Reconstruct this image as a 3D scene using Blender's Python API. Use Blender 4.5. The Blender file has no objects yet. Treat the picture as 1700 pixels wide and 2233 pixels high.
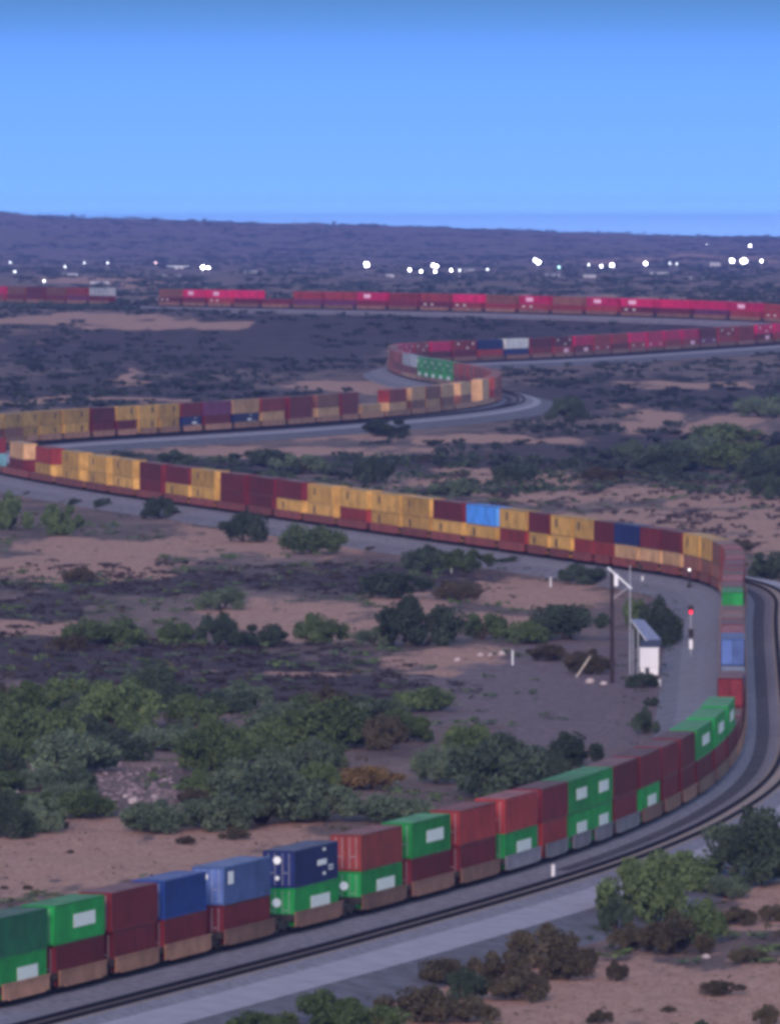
import bpy, math, random
import numpy as np
from math import radians, sin, cos, pi
from mathutils import Vector, Matrix
random.seed(7); RNG = np.random.default_rng(7)
SC = bpy.context.scene
COL = SC.collection
# ------------------------------------------------------------------ survey of the place (photo pixels -> world metres)
K = 1700 / 1680
F = 22500.0; CX = 850.0; CY = 1116.5; YH = 490.0; HC = 56.0
PITCH = math.atan((CY - YH) / F); CP, SP = cos(PITCH), sin(PITCH)
def Hs(yp): return 32 + 25 * (1 - np.exp(-yp / 800)) - 8 * np.exp(-((yp - 170) / 70) ** 2)
def S(y): return (y - YH) / Hs(y - YH)
def P(px, py):
    D = F / S(py); r = (px - CX) / F * D; u = -(py - CY) / F * D
    return np.array([r, D * CP + u * SP, HC - D * SP + u * CP])
def proj(p):
    q = np.asarray(p, float) - np.array([0, 0, HC])
    d = q[..., 1] * CP - q[..., 2] * SP; u = q[..., 1] * SP + q[..., 2] * CP
    return CX + F * q[..., 0] / d, CY - F * u / d, F / d
_ty = np.concatenate([np.linspace(20, 200, 400), np.linspace(200, 2600, 800)[1:]]) + YH
_tp = np.array([P(CX, y) for y in _ty])[::-1]
TY, TZ = _tp[:, 1], _tp[:, 2]
def zt(y): return np.interp(y, TY, TZ)            # rail level against depth
DROP = 1.8                                        # the plain lies this far below the rails
_gy = proj(np.stack([0 * TY, TY, TZ - DROP], 1))[1]
def GY(py): return np.interp(py, _gy[::-1], TY[::-1])   # depth of the plain seen at a photo row

def _hash(ix, iy, seed):
    n = (ix * 374761393 + iy * 668265263 + seed * 974634777) & 0x7fffffff
    n = ((n ^ (n >> 13)) * 1274126177) & 0x7fffffff
    return ((n ^ (n >> 16)) & 0xffff) / 65535.0
def vnoise(x, y, seed=0):
    x = np.asarray(x, float); y = np.asarray(y, float)
    ix = np.floor(x).astype(np.int64); iy = np.floor(y).astype(np.int64)
    fx = x - ix; fy = y - iy; fx = fx * fx * (3 - 2 * fx); fy = fy * fy * (3 - 2 * fy)
    a = _hash(ix, iy, seed); b = _hash(ix + 1, iy, seed); c = _hash(ix, iy + 1, seed); d = _hash(ix + 1, iy + 1, seed)
    return (a * (1 - fx) + b * fx) * (1 - fy) + (c * (1 - fx) + d * fx) * fy - .5
def fbm(x, y, seed=0, o=4):
    return sum(vnoise(x * 2 ** i, y * 2 ** i, seed + i) / 2 ** i for i in range(o))

# ------------------------------------------------------------------ the line of the railway
pts = [(-470,2300),(-300,2256),(-150,2216),(0,2183),(125,2153),(247,2120),(351,2093),(540,2048),(727,1997),(850,1967),(950,1940),(1100,1898),(1250,1850),(1350,1812),(1430,1775),(1500,1737),(1560,1690),(1588,1640),(1597,1560),(1597,1480),(1596,1390),(1600,1325),(1605,1306),(1590,1285),(1537,1263),(1488,1254),(1408,1242),(1200,1212),(937,1174),(755,1149),(600,1125),(357,1091),(178,1063),(0,1029),(-70,1010),(-100,995),(-90,983),(-50,973),(10,966),(90,960),(200,954),(393,942),(500,936),(620,927),(800,913),(937,900),(1050,884),(1085,871),(1075,860),(1030,848),(960,836),(900,824),(862,810),(852,800),(872,794),(950,789),(1050,786),(1153,782),(1343,771),(1500,760),(1671,748),(1780,739),(1850,730),(1865,721),(1810,711),(1671,700),(1500,693),(1335,688),(1146,682),(1000,679),(835,675),(593,671),(446,668),(300,665),(143,662),(0,659),(-200,655)]
def catmull(W, n=40):
    out = []; W = np.vstack([2 * W[0] - W[1], W, 2 * W[-1] - W[-2]])
    for i in range(1, len(W) - 2):
        p0, p1, p2, p3 = W[i - 1:i + 3]; t0 = 0
        t1 = t0 + np.linalg.norm(p1 - p0) ** .5; t2 = t1 + np.linalg.norm(p2 - p1) ** .5; t3 = t2 + np.linalg.norm(p3 - p2) ** .5
        for t in np.linspace(t1, t2, n, endpoint=False):
            A1 = (t1 - t) / (t1 - t0) * p0 + (t - t0) / (t1 - t0) * p1
            A2 = (t2 - t) / (t2 - t1) * p1 + (t - t1) / (t2 - t1) * p2
            A3 = (t3 - t) / (t3 - t2) * p2 + (t - t2) / (t3 - t2) * p3
            B1 = (t2 - t) / (t2 - t0) * A1 + (t - t0) / (t2 - t0) * A2; B2 = (t3 - t) / (t3 - t1) * A2 + (t - t1) / (t3 - t1) * A3
            out.append((t2 - t) / (t2 - t1) * B1 + (t - t1) / (t2 - t1) * B2)
    return np.array(out)
def resample(C, ds):
    L = np.r_[0, np.cumsum(np.linalg.norm(np.diff(C, axis=0), axis=1))]; t = np.arange(0, L[-1], ds)
    return np.stack([np.interp(t, L, C[:, k]) for k in range(3)], 1)
def smooth(C, sig):
    n = int(3 * sig); k = np.exp(-.5 * (np.arange(-n, n + 1) / sig) ** 2); k /= k.sum()
    Q = np.vstack([2 * C[0] - C[n:0:-1], C, 2 * C[-1] - C[-2:-n - 2:-1]])
    return np.stack([np.convolve(Q[:, j], k, 'valid') for j in range(3)], 1)
_raw = resample(catmull(np.array([P(*p) for p in pts])), 2.)
_s1, _s2 = smooth(_raw, 14), smooth(_raw, 7); _px, _py, _ = proj(_raw)
_w = smooth(np.repeat(((_px > 1380) & (_py < 1400) & (_py > 1200)).astype(float)[:, None], 3, 1), 8)
LINE = resample(_s1 * (1 - _w) + _s2 * _w, 2.)
LINE[:, 2] = zt(LINE[:, 1])
TAN = np.gradient(LINE, axis=0); TAN /= np.linalg.norm(TAN, axis=1)[:, None]
RGT = np.stack([TAN[:, 1], -TAN[:, 0], 0 * TAN[:, 0]], 1); RGT /= np.linalg.norm(RGT, axis=1)[:, None]
ARC = np.arange(len(LINE)) * 2.0
LPX, LPY, LPS = proj(LINE)
def at_arc(a): return np.array([np.interp(a, ARC, LINE[:, k]) for k in range(3)])
def spacing(a): return np.interp(a, [0, 95, 255, 435, 9999], [7.8, 7.6, 6.2, 6.0, 6.0])
LINE4 = LINE[::2, :2]; RGT4 = RGT[::2, :2]
def line_dist(x, y):
    x = np.asarray(x, float).ravel(); y = np.asarray(y, float).ravel(); out = np.empty(len(x))
    mid = LINE4 + RGT4 * 3.0
    for i in range(0, len(x), 20000):
        d = (x[i:i + 20000, None] - mid[None, :, 0]) ** 2 + (y[i:i + 20000, None] - mid[None, :, 1]) ** 2
        out[i:i + 20000] = np.sqrt(d.min(1))
    return out
def bump(x, y, d):
    m = np.clip((d - 14) / 22, 0, 1)
    far = np.clip((y - 2600) / 3000, 0, 1)
    return (fbm(x / 16, y / 55, 3) * .75 + fbm(x / 4, y / 9, 9, 3) * .22 + far * fbm(x / 90, y / 260, 21) * 3.2) * m - .1
RIDGE_X = [-900, 0, 130, 330, 500, 650, 900, 1150, 1400, 1700, 2300]
RIDGE_Y = [452, 463, 471, 478, 483, 485, 493, 502, 509, 516, 522]
def ridge(x, y):
    px = CX + F * x / np.maximum(y, 1)
    top = HC + (YH - np.interp(px, RIDGE_X, RIDGE_Y)) * 16000 / F + fbm(x / 120, y * 0, 5) * 3.2
    t = np.clip((y - 9500) / 6500, 0, 1); t = t * t * (3 - 2 * t)
    b = np.clip((y - 16000) / 3000, 0, 1)
    return t, top - b * 60
def gz(x, y, d=None):
    x = np.atleast_1d(np.asarray(x, float)); y = np.atleast_1d(np.asarray(y, float))
    if d is None: d = line_dist(x, y)
    z = zt(y) - DROP + bump(x, y, d)
    t, top = ridge(x, y)
    return z * (1 - t) + top * t
def G(px, py):                                    # point of the plain seen at a photo pixel
    y = float(GY(py)); x = 0.0
    s = proj(np.array([0, y, float(zt(y)) - DROP]))[2]; x = (px - CX) / s
    return np.array([x, y, float(gz(x, y)[0])]), float(s)

# ------------------------------------------------------------------ materials
def newmat(name):
    m = bpy.data.materials.new(name); m.use_nodes = True
    nt = m.node_tree; return m, nt, nt.nodes['Principled BSDF']
def ramp(nt, fac, a, b, p0=.3, p1=.7):
    r = nt.nodes.new('ShaderNodeValToRGB'); e = r.color_ramp.elements
    e[0].position, e[1].position = p0, p1; e[0].color = (*a, 1); e[1].color = (*b, 1)
    nt.links.new(fac, r.inputs[0]); return r.outputs[0]
def noise(nt, vec, scale, detail=4, rough=.6):
    n = nt.nodes.new('ShaderNodeTexNoise'); n.inputs['Scale'].default_value = scale
    n.inputs['Detail'].default_value = detail; n.inputs['Roughness'].default_value = rough
    if vec is not None: nt.links.new(vec, n.inputs['Vector'])
    return n.outputs['Fac']
def mixc(nt, fac, a, b, mode='MIX'):
    m = nt.nodes.new('ShaderNodeMix'); m.data_type = 'RGBA'; m.blend_type = mode
    for s, v in ((m.inputs[0], fac), (m.inputs[6], a), (m.inputs[7], b)):
        if isinstance(v, (int, float)): s.default_value = v
        elif isinstance(v, tuple): s.default_value = (*v, 1)
        else: nt.links.new(v, s)
    return m.outputs[2]
def texco(nt, out='Object'): return nt.nodes.new('ShaderNodeTexCoord').outputs[out]
def mathn(nt, op, a, b=0.0):
    m = nt.nodes.new('ShaderNodeMath'); m.operation = op
    for s, v in zip(m.inputs, (a, b)):
        if isinstance(v, (int, float)): s.default_value = v
        else: nt.links.new(v, s)
    return m.outputs[0]
def paint(name, c, rough=.55, var=.28, dirt=(.10, .07, .06), dirtamt=.16):
    m, nt, b = newmat(name); co = texco(nt)
    oi = nt.nodes.new('ShaderNodeObjectInfo')
    v = nt.nodes.new('ShaderNodeVectorMath'); v.operation = 'ADD'; nt.links.new(co, v.inputs[0])
    k = nt.nodes.new('ShaderNodeVectorMath'); k.operation = 'SCALE'; k.inputs[3].default_value = 60
    cx = nt.nodes.new('ShaderNodeCombineXYZ'); nt.links.new(oi.outputs['Random'], cx.inputs[0]); nt.links.new(cx.outputs[0], k.inputs[0])
    nt.links.new(k.outputs[0], v.inputs[1])
    col = ramp(nt, noise(nt, v.outputs[0], .45, 3), tuple(x * (1 - var) for x in c), tuple(min(x * (1 + var), .95) for x in c))
    rnd = mathn(nt, 'MULTIPLY_ADD', oi.outputs['Random'], .5); rnd.node.inputs[2].default_value = .75
    cr = nt.nodes.new('ShaderNodeCombineColor')
    for i in range(3): nt.links.new(rnd, cr.inputs[i])
    col = mixc(nt, 1.0, col, cr.outputs[0], 'MULTIPLY')
    mask = mathn(nt, 'MULTIPLY', ramp(nt, noise(nt, v.outputs[0], 1.6, 6, .75), (0, 0, 0), (1, 1, 1), .5, .75), dirtamt)
    col = mixc(nt, mask, col, dirt)
    nt.links.new(col, b.inputs['Base Color']); b.inputs['Roughness'].default_value = rough
    b.inputs['Specular IOR Level'].default_value = .12
    return m
def plain(name, c, rough=.7, var=.25, sc=2.0, spec=.3):
    m, nt, b = newmat(name)
    col = ramp(nt, noise(nt, texco(nt), sc, 5), tuple(x * (1 - var) for x in c), tuple(min(x * (1 + var), .98) for x in c))
    nt.links.new(col, b.inputs['Base Color']); b.inputs['Roughness'].default_value = rough
    b.inputs['Specular IOR Level'].default_value = spec
    return m
def lamp_mat(name, c, st):
    m, nt, b = newmat(name); b.inputs['Base Color'].default_value = (*[x * .5 for x in c], 1)
    b.inputs['Emission Color'].default_value = (*c, 1); b.inputs['Emission Strength'].default_value = st
    return m
def leafmat(name, a, b_, sc=1.6):
    m, nt, b = newmat(name); co = texco(nt); oi = nt.nodes.new('ShaderNodeObjectInfo')
    col = ramp(nt, noise(nt, co, sc, 4, .7), a, b_, .32, .68)
    rnd = mathn(nt, 'MULTIPLY_ADD', oi.outputs['Random'], .5); rnd.node.inputs[2].default_value = .75
    cr = nt.nodes.new('ShaderNodeCombineColor')
    for i in range(3): nt.links.new(rnd, cr.inputs[i])
    nt.links.new(mixc(nt, 1.0, col, cr.outputs[0], 'MULTIPLY'), b.inputs['Base Color'])
    b.inputs['Roughness'].default_value = .8; b.inputs['Specular IOR Level'].default_value = .15
    return m
CC = {'green': (.010, .24, .05), 'dark green': (.010, .10, .045), 'maroon': (.13, .013, .022), 'red': (.26, .030, .030), 'brown': (.20, .075, .055),
      'blue': (.012, .05, .24), 'grey blue': (.07, .12, .30), 'navy': (.010, .022, .11), 'yellow': (.52, .29, .075),
      'tan': (.50, .29, .15), 'light blue': (.07, .27, .75), 'orange red': (.23, .04, .034), 'crimson': (.55, .012, .09),
      'white': (.80, .80, .80), 'grey': (.35, .37, .42), 'teal': (.13, .30, .36), 'purple': (.14, .03, .09)}
CM = {k: paint('paint_' + k.replace(' ', '_'), v) for k, v in CC.items()}
ROOF = {k: paint('roof_' + k.replace(' ', '_'), tuple(x * .75 + .085 for x in v), .75) for k, v in CC.items()}  # roof colours greyed and lifted: grazing sky reflection put into the paint
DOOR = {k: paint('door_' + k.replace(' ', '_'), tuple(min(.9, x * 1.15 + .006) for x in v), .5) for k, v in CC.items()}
M_PANEL = plain('pale_sign', (.80, .88, .82), .4, .12, 5.0)
M_EMBLEM = plain('white_emblem', (.92, .95, .93), .35, .03)
M_PINK = plain('pale_pink_panel', (.95, .55, .72), .4, .05)
M_MARK = plain('dark_mark', (.09, .05, .03), .6)
M_ROD = plain('galvanised_rod', (.38, .38, .42), .4)
M_SILL = {'rust': paint('car_rust', (.38, .19, .125)), 'greycar': paint('car_grey', (.22, .20, .24)), 'browncar': paint('car_brown', (.23, .115, .085)), 'redcar': paint('car_red', (.24, .05, .045))}
M_DARK = plain('black_steel', (.022, .018, .02), .6)
M_WHEEL = plain('wheel_steel', (.05, .04, .04), .45)
M_RAIL = plain('rail_steel', (.022, .020, .030), .95, .25, 2, .05)
M_STAIN = plain('oily_ballast', (.045, .04, .055), .95, .25, .8, .05)
M_TIE = plain('concrete_tie', (.24, .22, .225), .95, .2, 2, .1)
M_BALLAST = plain('ballast_stone', (.25, .235, .275), .95, .32, 1.3, .1)
M_DITCH = plain('dirty_ballast', (.10, .092, .11), .95, .35, .8, .1)
M_SHOULDER = plain('pale_gravel', (.40, .375, .43), .95, .14, .5, .1)
M_EMB = plain('embankment_stone', (.155, .15, .175), .95, .3, .6, .1)
M_WHITE = plain('white_paint', (.86, .87, .90), .5, .04)
M_GREYM = plain('grey_metal', (.36, .37, .42), .45, .15)
M_WOOD = plain('creosoted_wood', (.035, .025, .03), .85)
M_PV = plain('solar_glass', (.22, .27, .42), .25, .15, 3, .6)
M_ROCK = plain('pale_rock', (.50, .42, .42), .9, .3, 1.5)
M_BARK = plain('bark', (.07, .05, .045), .9)
LEAF = {'dark': leafmat('leaf_dark', (.026, .044, .030), (.074, .105, .068)),
        'green': leafmat('leaf_green', (.044, .072, .030), (.125, .175, .075)),
        'sage': leafmat('leaf_sage', (.056, .086, .058), (.145, .195, .125)),
        'brown': leafmat('leaf_brown', (.046, .042, .028), (.112, .094, .062)),
        'ochre': leafmat('leaf_ochre', (.12, .082, .035), (.26, .175, .075))}
M_SCRUB = leafmat('scrub_leaf', (.032, .024, .030), (.085, .064, .066), .12)
M_SCRUBF = leafmat('distant_leaf', (.020, .036, .034), (.070, .092, .082), .02)

def ground_mat():
    m, nt, b = newmat('desert_soil')
    at = nt.nodes.new('ShaderNodeAttribute'); at.attribute_name = 'soil'; at.attribute_type = 'GEOMETRY'
    sep = nt.nodes.new('ShaderNodeSeparateColor'); nt.links.new(at.outputs['Color'], sep.inputs[0])
    mp = nt.nodes.new('ShaderNodeMapping'); mp.inputs['Scale'].default_value = (1, .3, 1); nt.links.new(texco(nt), mp.inputs[0]); co = mp.outputs[0]
    n1 = noise(nt, co, .10, 6, .65); n2 = noise(nt, co, .9, 5, .7)
    base = ramp(nt, n1, (.125, .092, .086), (.29, .20, .172), .36, .66)
    sand = ramp(nt, n2, (.40, .222, .165), (.54, .33, .25), .3, .7)
    dark = ramp(nt, n1, (.058, .042, .050), (.105, .075, .078), .3, .7)
    flat = ramp(nt, n2, (.165, .125, .135), (.25, .185, .19), .3, .7)
    def edge(s):
        a = mathn(nt, 'MULTIPLY_ADD', n1, 1.1); a.node.inputs[2].default_value = -.55
        r = nt.nodes.new('ShaderNodeMapRange'); r.inputs[1].default_value = .38; r.inputs[2].default_value = .62
        nt.links.new(mathn(nt, 'ADD', s, a), r.inputs[0]); return r.outputs[0]
    c = mixc(nt, edge(sep.outputs[2]), base, flat)
    c = mixc(nt, edge(sep.outputs[1]), c, dark)
    c = mixc(nt, edge(sep.outputs[0]), c, sand)
    spots = ramp(nt, noise(nt, co, 2.6, 3, .5), (.35, .3, .32), (1, 1, 1), .33, .42)
    c = mixc(nt, .75, c, spots, 'MULTIPLY')
    nt.links.new(c, b.inputs['Base Color']); b.inputs['Roughness'].default_value = .95; b.inputs['Specular IOR Level'].default_value = .05
    return m

# ------------------------------------------------------------------ mesh helpers
def mesh_np(name, V, Fq, mats, mi=None, smooth_=False):
    me = bpy.data.meshes.new(name); V = np.asarray(V, np.float32); Fq = np.asarray(Fq, np.int32)
    me.vertices.add(len(V)); me.vertices.foreach_set('co', V.ravel())
    n = Fq.shape[1]; me.loops.add(Fq.size); me.loops.foreach_set('vertex_index', Fq.ravel())
    me.polygons.add(len(Fq)); me.polygons.foreach_set('loop_start', np.arange(0, Fq.size, n, dtype=np.int32))
    me.polygons.foreach_set('loop_total', np.full(len(Fq), n, np.int32))
    for m in (mats if isinstance(mats, (list, tuple)) else [mats]): me.materials.append(m)
    if mi is not None: me.polygons.foreach_set('material_index', np.asarray(mi, np.int32))
    if smooth_: me.polygons.foreach_set('use_smooth', np.ones(len(Fq), bool))
    me.update(calc_edges=True); me.validate(); return me
class MB:
    def __init__(s): s.v = []; s.f = []
    def add(s, vs, fs):
        o = len(s.v); s.v += [tuple(v) for v in vs]; s.f += [tuple(i + o for i in f) for f in fs]; return s
    def box(s, c, d, M=None):
        c = Vector(c); vs = [Vector((x * d[0] / 2, y * d[1] / 2, z * d[2] / 2)) for x in (-1, 1) for y in (-1, 1) for z in (-1, 1)]
        if M is not None: vs = [M @ v for v in vs]
        return s.add([v + c for v in vs], [(0, 1, 3, 2), (4, 6, 7, 5), (0, 4, 5, 1), (2, 3, 7, 6), (0, 2, 6, 4), (1, 5, 7, 3)])
    def tube(s, a, b, r0, r1=None, n=8):
        a = Vector(a); b = Vector(b); r1 = r0 if r1 is None else r1
        d = (b - a).normalized(); u = d.orthogonal().normalized(); w = d.cross(u)
        vs = []
        for p, r in ((a, r0), (b, r1)):
            vs += [p + (u * cos(2 * pi * i / n) + w * sin(2 * pi * i / n)) * r for i in range(n)]
        fs = [(i, (i + 1) % n, n + (i + 1) % n, n + i) for i in range(n)] + [tuple(range(n - 1, -1, -1)), tuple(range(n, 2 * n))]
        return s.add(vs, fs)
    def ball(s, c, r, nu=10, nv=6, sc=(1, 1, 1), jit=0):
        vs = []; c = Vector(c)
        for j in range(nv + 1):
            t = pi * j / nv
            for i in range(nu):
                p = 2 * pi * i / nu; q = r * (1 + random.uniform(-jit, jit))
                vs.append(c + Vector((q * sin(t) * cos(p) * sc[0], q * sin(t) * sin(p) * sc[1], q * cos(t) * sc[2])))
        fs = [(j * nu + i, (j + 1) * nu + i, (j + 1) * nu + (i + 1) % nu, j * nu + (i + 1) % nu) for j in range(nv) for i in range(nu)]
        return s.add(vs, fs)
    def mesh(s, name, m, sm=False):
        me = bpy.data.meshes.new(name); me.from_pydata(s.v, [], s.f)
        for x in (m if isinstance(m, (list, tuple)) else [m]): me.materials.append(x)
        if sm: me.polygons.foreach_set('use_smooth', [True] * len(me.polygons))
        me.update(); return me
def link(name, data, parent=None):
    o = bpy.data.objects.new(name, data); COL.objects.link(o)
    if parent is not None: o.parent = parent
    return o
def tag(o, label=None, cat=None, group=None, kind=None):
    for k, v in (('label', label), ('category', cat), ('group', group), ('kind', kind)):
        if v: o[k] = v
    return o
def empty(name, loc, label, cat, group=None, rz=0):
    o = link(name, None); o.location = loc; o.rotation_euler.z = rz; o.empty_display_size = .2
    return tag(o, label, cat, group)
ONES = ['first', 'second', 'third', 'fourth', 'fifth', 'sixth', 'seventh', 'eighth', 'ninth', 'tenth', 'eleventh', 'twelfth', 'thirteenth', 'fourteenth', 'fifteenth', 'sixteenth', 'seventeenth', 'eighteenth', 'nineteenth']
TENS = ['twenty', 'thirty', 'forty', 'fifty', 'sixty', 'seventy', 'eighty']
def nth(n):
    if n <= 19: return ONES[n - 1]
    t, u = divmod(n, 10); w = TENS[t - 2]
    return (w[:-1] + 'ieth') if u == 0 else w + '-' + ONES[u - 1]

# ------------------------------------------------------------------ ground
half = 850 / F
ys = [-1500, -600, 0, 250, 420, 520, 580]
y = 620.0
while y < 4800: ys.append(y); y *= 1.0042
while y < 20500: ys.append(y); y *= 1.011
ys = np.array(ys)
u = np.concatenate([-np.geomspace(1.3, 60, 16)[::-1], np.linspace(-1.25, 1.25, 271), np.geomspace(1.3, 60, 16)])
w = np.maximum(ys, 500) * half
GX = w[:, None] * u[None, :]; GYY = np.repeat(ys[:, None], len(u), 1)
gx, gyv = GX.ravel(), GYY.ravel()
gd = line_dist(gx, gyv)
gzv = gz(gx, gyv, gd)
# keep the plain under the embankments
nr, nc = GX.shape
idx = np.arange(nr * nc).reshape(nr, nc)
quads = np.stack([idx[:-1, :-1], idx[:-1, 1:], idx[1:, 1:], idx[1:, :-1]], -1).reshape(-1, 4)
gme = mesh_np('ground', np.stack([gx, gyv, gzv], 1), quads, ground_mat(), smooth_=True)
gpx, gpy, gps = proj(np.stack([gx, np.maximum(gyv, 500), zt(gyv) - DROP], 1))
PALE = [(200,1850,420,75),(520,1800,170,40),(1250,2140,420,75),(1560,2170,320,90),(1660,1955,120,60),(950,2190,200,40),(150,1215,240,24),(560,1165,230,32),(250,1175,260,22),(660,1330,190,34),
        (900,1300,90,24),(1160,1275,140,32),(1080,1340,120,22),(50,1350,130,14),(380,1441,60,5),(660,1451,110,6),(920,1450,80,6),(960,1418,130,26),(1300,1062,300,14),(1580,1075,140,16),(1450,1118,330,26),(1050,1030,190,20),
        (1580,925,110,26),(1390,905,60,26),(1250,1150,200,26),(700,938,170,11),(1060,950,220,9),(760,832,140,11),(270,812,14,12),(286,826,30,10),(600,972,300,10),(110,690,260,7),(200,603,140,10),(960,640,600,4),(1500,830,200,7),
        (1650,1150,120,40),(350,700,200,5),(1450,560,300,5),(60,865,120,6),(250,863,150,5)]
DARKZ = [(300,1252,370,34),(800,1250,270,36),(80,1312,130,34),(420,1440,420,54),(650,1485,260,46),(320,1395,320,26),(250,850,420,45),(850,715,900,45),(1400,850,420,45),(850,1000,900,22),(1400,960,400,40),(400,760,500,50),(60,1420,160,60),(1100,880,100,30)]
FLAT = [(1150,1480,360,90),(1450,1500,160,190),(1280,1560,300,50),(1540,1350,70,120)]
def zones(L, px, py):
    out = np.zeros(len(px)); nz = fbm(px / 40, py / 7, 31) * .9
    px = px + fbm(px / 130, py / 26, 71) * 90; py = py + fbm(px / 150, py / 30, 77) * 16
    for x, y_, rx, ry in L:
        d = np.sqrt(((px - x * K) / (rx * K)) ** 2 + ((py - y_ * K) / (ry * K)) ** 2)
        out = np.maximum(out, np.clip(1.25 - .75 * d + nz * .6, 0, 1) * (d < 1.9))
    return out
zp, zd, zf = (zones(L, gpx, gpy) for L in (PALE, DARKZ, FLAT))
at = gme.attributes.new('soil', 'FLOAT_COLOR', 'POINT')
at.data.foreach_set('color', np.stack([zp, zd, zf, zp * 0 + 1], 1).astype(np.float32).ravel())
tag(link('ground', gme), kind='structure', label='pink brown desert plain with dark scrub flats')

# ------------------------------------------------------------------ railbed, tracks
def ribbon(name, lo, hi, offs, mat, kind='structure', step=2, label=None):
    I = np.arange(lo, hi, step); V = []
    for o, dz in offs:
        oo = o(ARC[I]) if callable(o) else np.full(len(I), o)
        V.append(LINE[I] + RGT[I] * oo[:, None] + np.array([0, 0, 1]) * dz)
    V = np.stack(V, 1); n, m = V.shape[:2]; ix = np.arange(n * m).reshape(n, m)
    q = np.stack([ix[:-1, :-1], ix[:-1, 1:], ix[1:, 1:], ix[1:, :-1]], -1).reshape(-1, 4)
    o = link(name, mesh_np(name, V.reshape(-1, 3), q, mat)); tag(o, kind=kind, label=label); return o
N = len(LINE)
sp = spacing
def sh_(a): return sp(a) + np.interp(a, [0, 700, 1400, 9999], [7.4, 7.0, 4.6, 4.4])
ribbon('railbed', 0, N, [(-4.2, -.95), (-2.3, -.32), (2.2, -.32), (lambda a: .5 * sp(a) - .7, -.5), (lambda a: .5 * sp(a) + .9, -.5), (lambda a: sp(a) - 1.9, -.32), (lambda a: sp(a) + 2.0, -.32), (lambda a: sp(a) + 2.9, -.62)], M_BALLAST, label='grey ballast bed carrying two railway tracks')
ribbon('ditch', 90, N, [(lambda a: .5 * sp(a) - .55, -.485), (lambda a: .5 * sp(a) + .75, -.485)], M_DITCH, label='darker dirty strip between the two tracks')
ribbon('gravel_shoulder', 0, 1540, [(lambda a: sp(a) + 2.8, -.60), (lambda a: sp(a) + 3.2, -.66), (lambda a: sh_(a), -.85)], M_SHOULDER, label='pale gravel shoulder beside the outer track')
ribbon('gravel_shoulder', 0, 1540, [(-6.0, -1.02), (-4.1, -.93)], plain('inner_gravel', (.27, .255, .29), .95, .2, .5, .1), label='pale gravel shoulder inside the curve')
ribbon('embankment', 0, N, [(lambda a: sh_(a) - .1, -.87), (lambda a: sh_(a) + 4.2, -1.75), (lambda a: sh_(a) + 7.6, -2.6)], M_EMB, label='grey stone slope below the outer track')
ribbon('embankment', 1560, N, [(-10.2, -2.9), (-8.6, -2.1), (-4.1, -.93)], plain('far_slope', (.085, .078, .09), .95, .3, .3, .1), label='dark slope under the farthest run')
ribbon('embankment', 0, 1562, [(-10.2, -2.9), (-8.6, -2.1), (-5.9, -1.0)], plain('inner_slope', (.20, .185, .215), .95, .25, .5, .1), label='grey stone slope inside the curve')
def rail_pair(off):
    for sgn in (-.7525, .7525):
        f = (lambda a, d=sgn: off(a) + d)
        ribbon('rail', 0, N, [(lambda a: f(a) - .12, -.31), (lambda a: f(a) - .06, -.18), (lambda a: f(a) - .055, 0), (lambda a: f(a) + .055, 0), (lambda a: f(a) + .06, -.18), (lambda a: f(a) + .12, -.31)], M_RAIL, label='dark steel rail')
for sgn in (-.7525, .7525):
    ribbon('rail_stain', 0, N, [(lambda a, d=sgn: sp(a) + d - .27, -.25), (lambda a, d=sgn: sp(a) + d + .27, -.25)], M_STAIN, label='dark oily streak along the rail of the empty track')
rail_pair(lambda a: 0 * a); rail_pair(lambda a: sp(a))
V = []; Q = []
for a in np.arange(0, 1250, .7):                      # sleepers of the empty outer track
    p = at_arc(a); i = min(int(a / 2), N - 1); r = RGT[i]; t = TAN[i]; c = p + r * sp(a) + np.array([0, 0, -.27]); o = len(V)
    for dr, dt_, dz in ((-1.3, -.12, -.06), (-1.3, .12, -.06), (1.3, .12, -.06), (1.3, -.12, -.06), (-1.3, -.12, .01), (-1.3, .12, .01), (1.3, .12, .01), (1.3, -.12, .01)):
        V.append(c + r * dr + t * dt_ + np.array([0, 0, dz]))
    Q += [(o + 4, o + 7, o + 6, o + 5), (o, o + 4, o + 5, o + 1), (o + 3, o + 2, o + 6, o + 7), (o, o + 3, o + 7, o + 4), (o + 1, o + 5, o + 6, o + 2)]
tag(link('sleepers', mesh_np('sleepers', V, Q, M_TIE)), kind='stuff', label='grey sleepers under the empty outer track')

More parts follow.
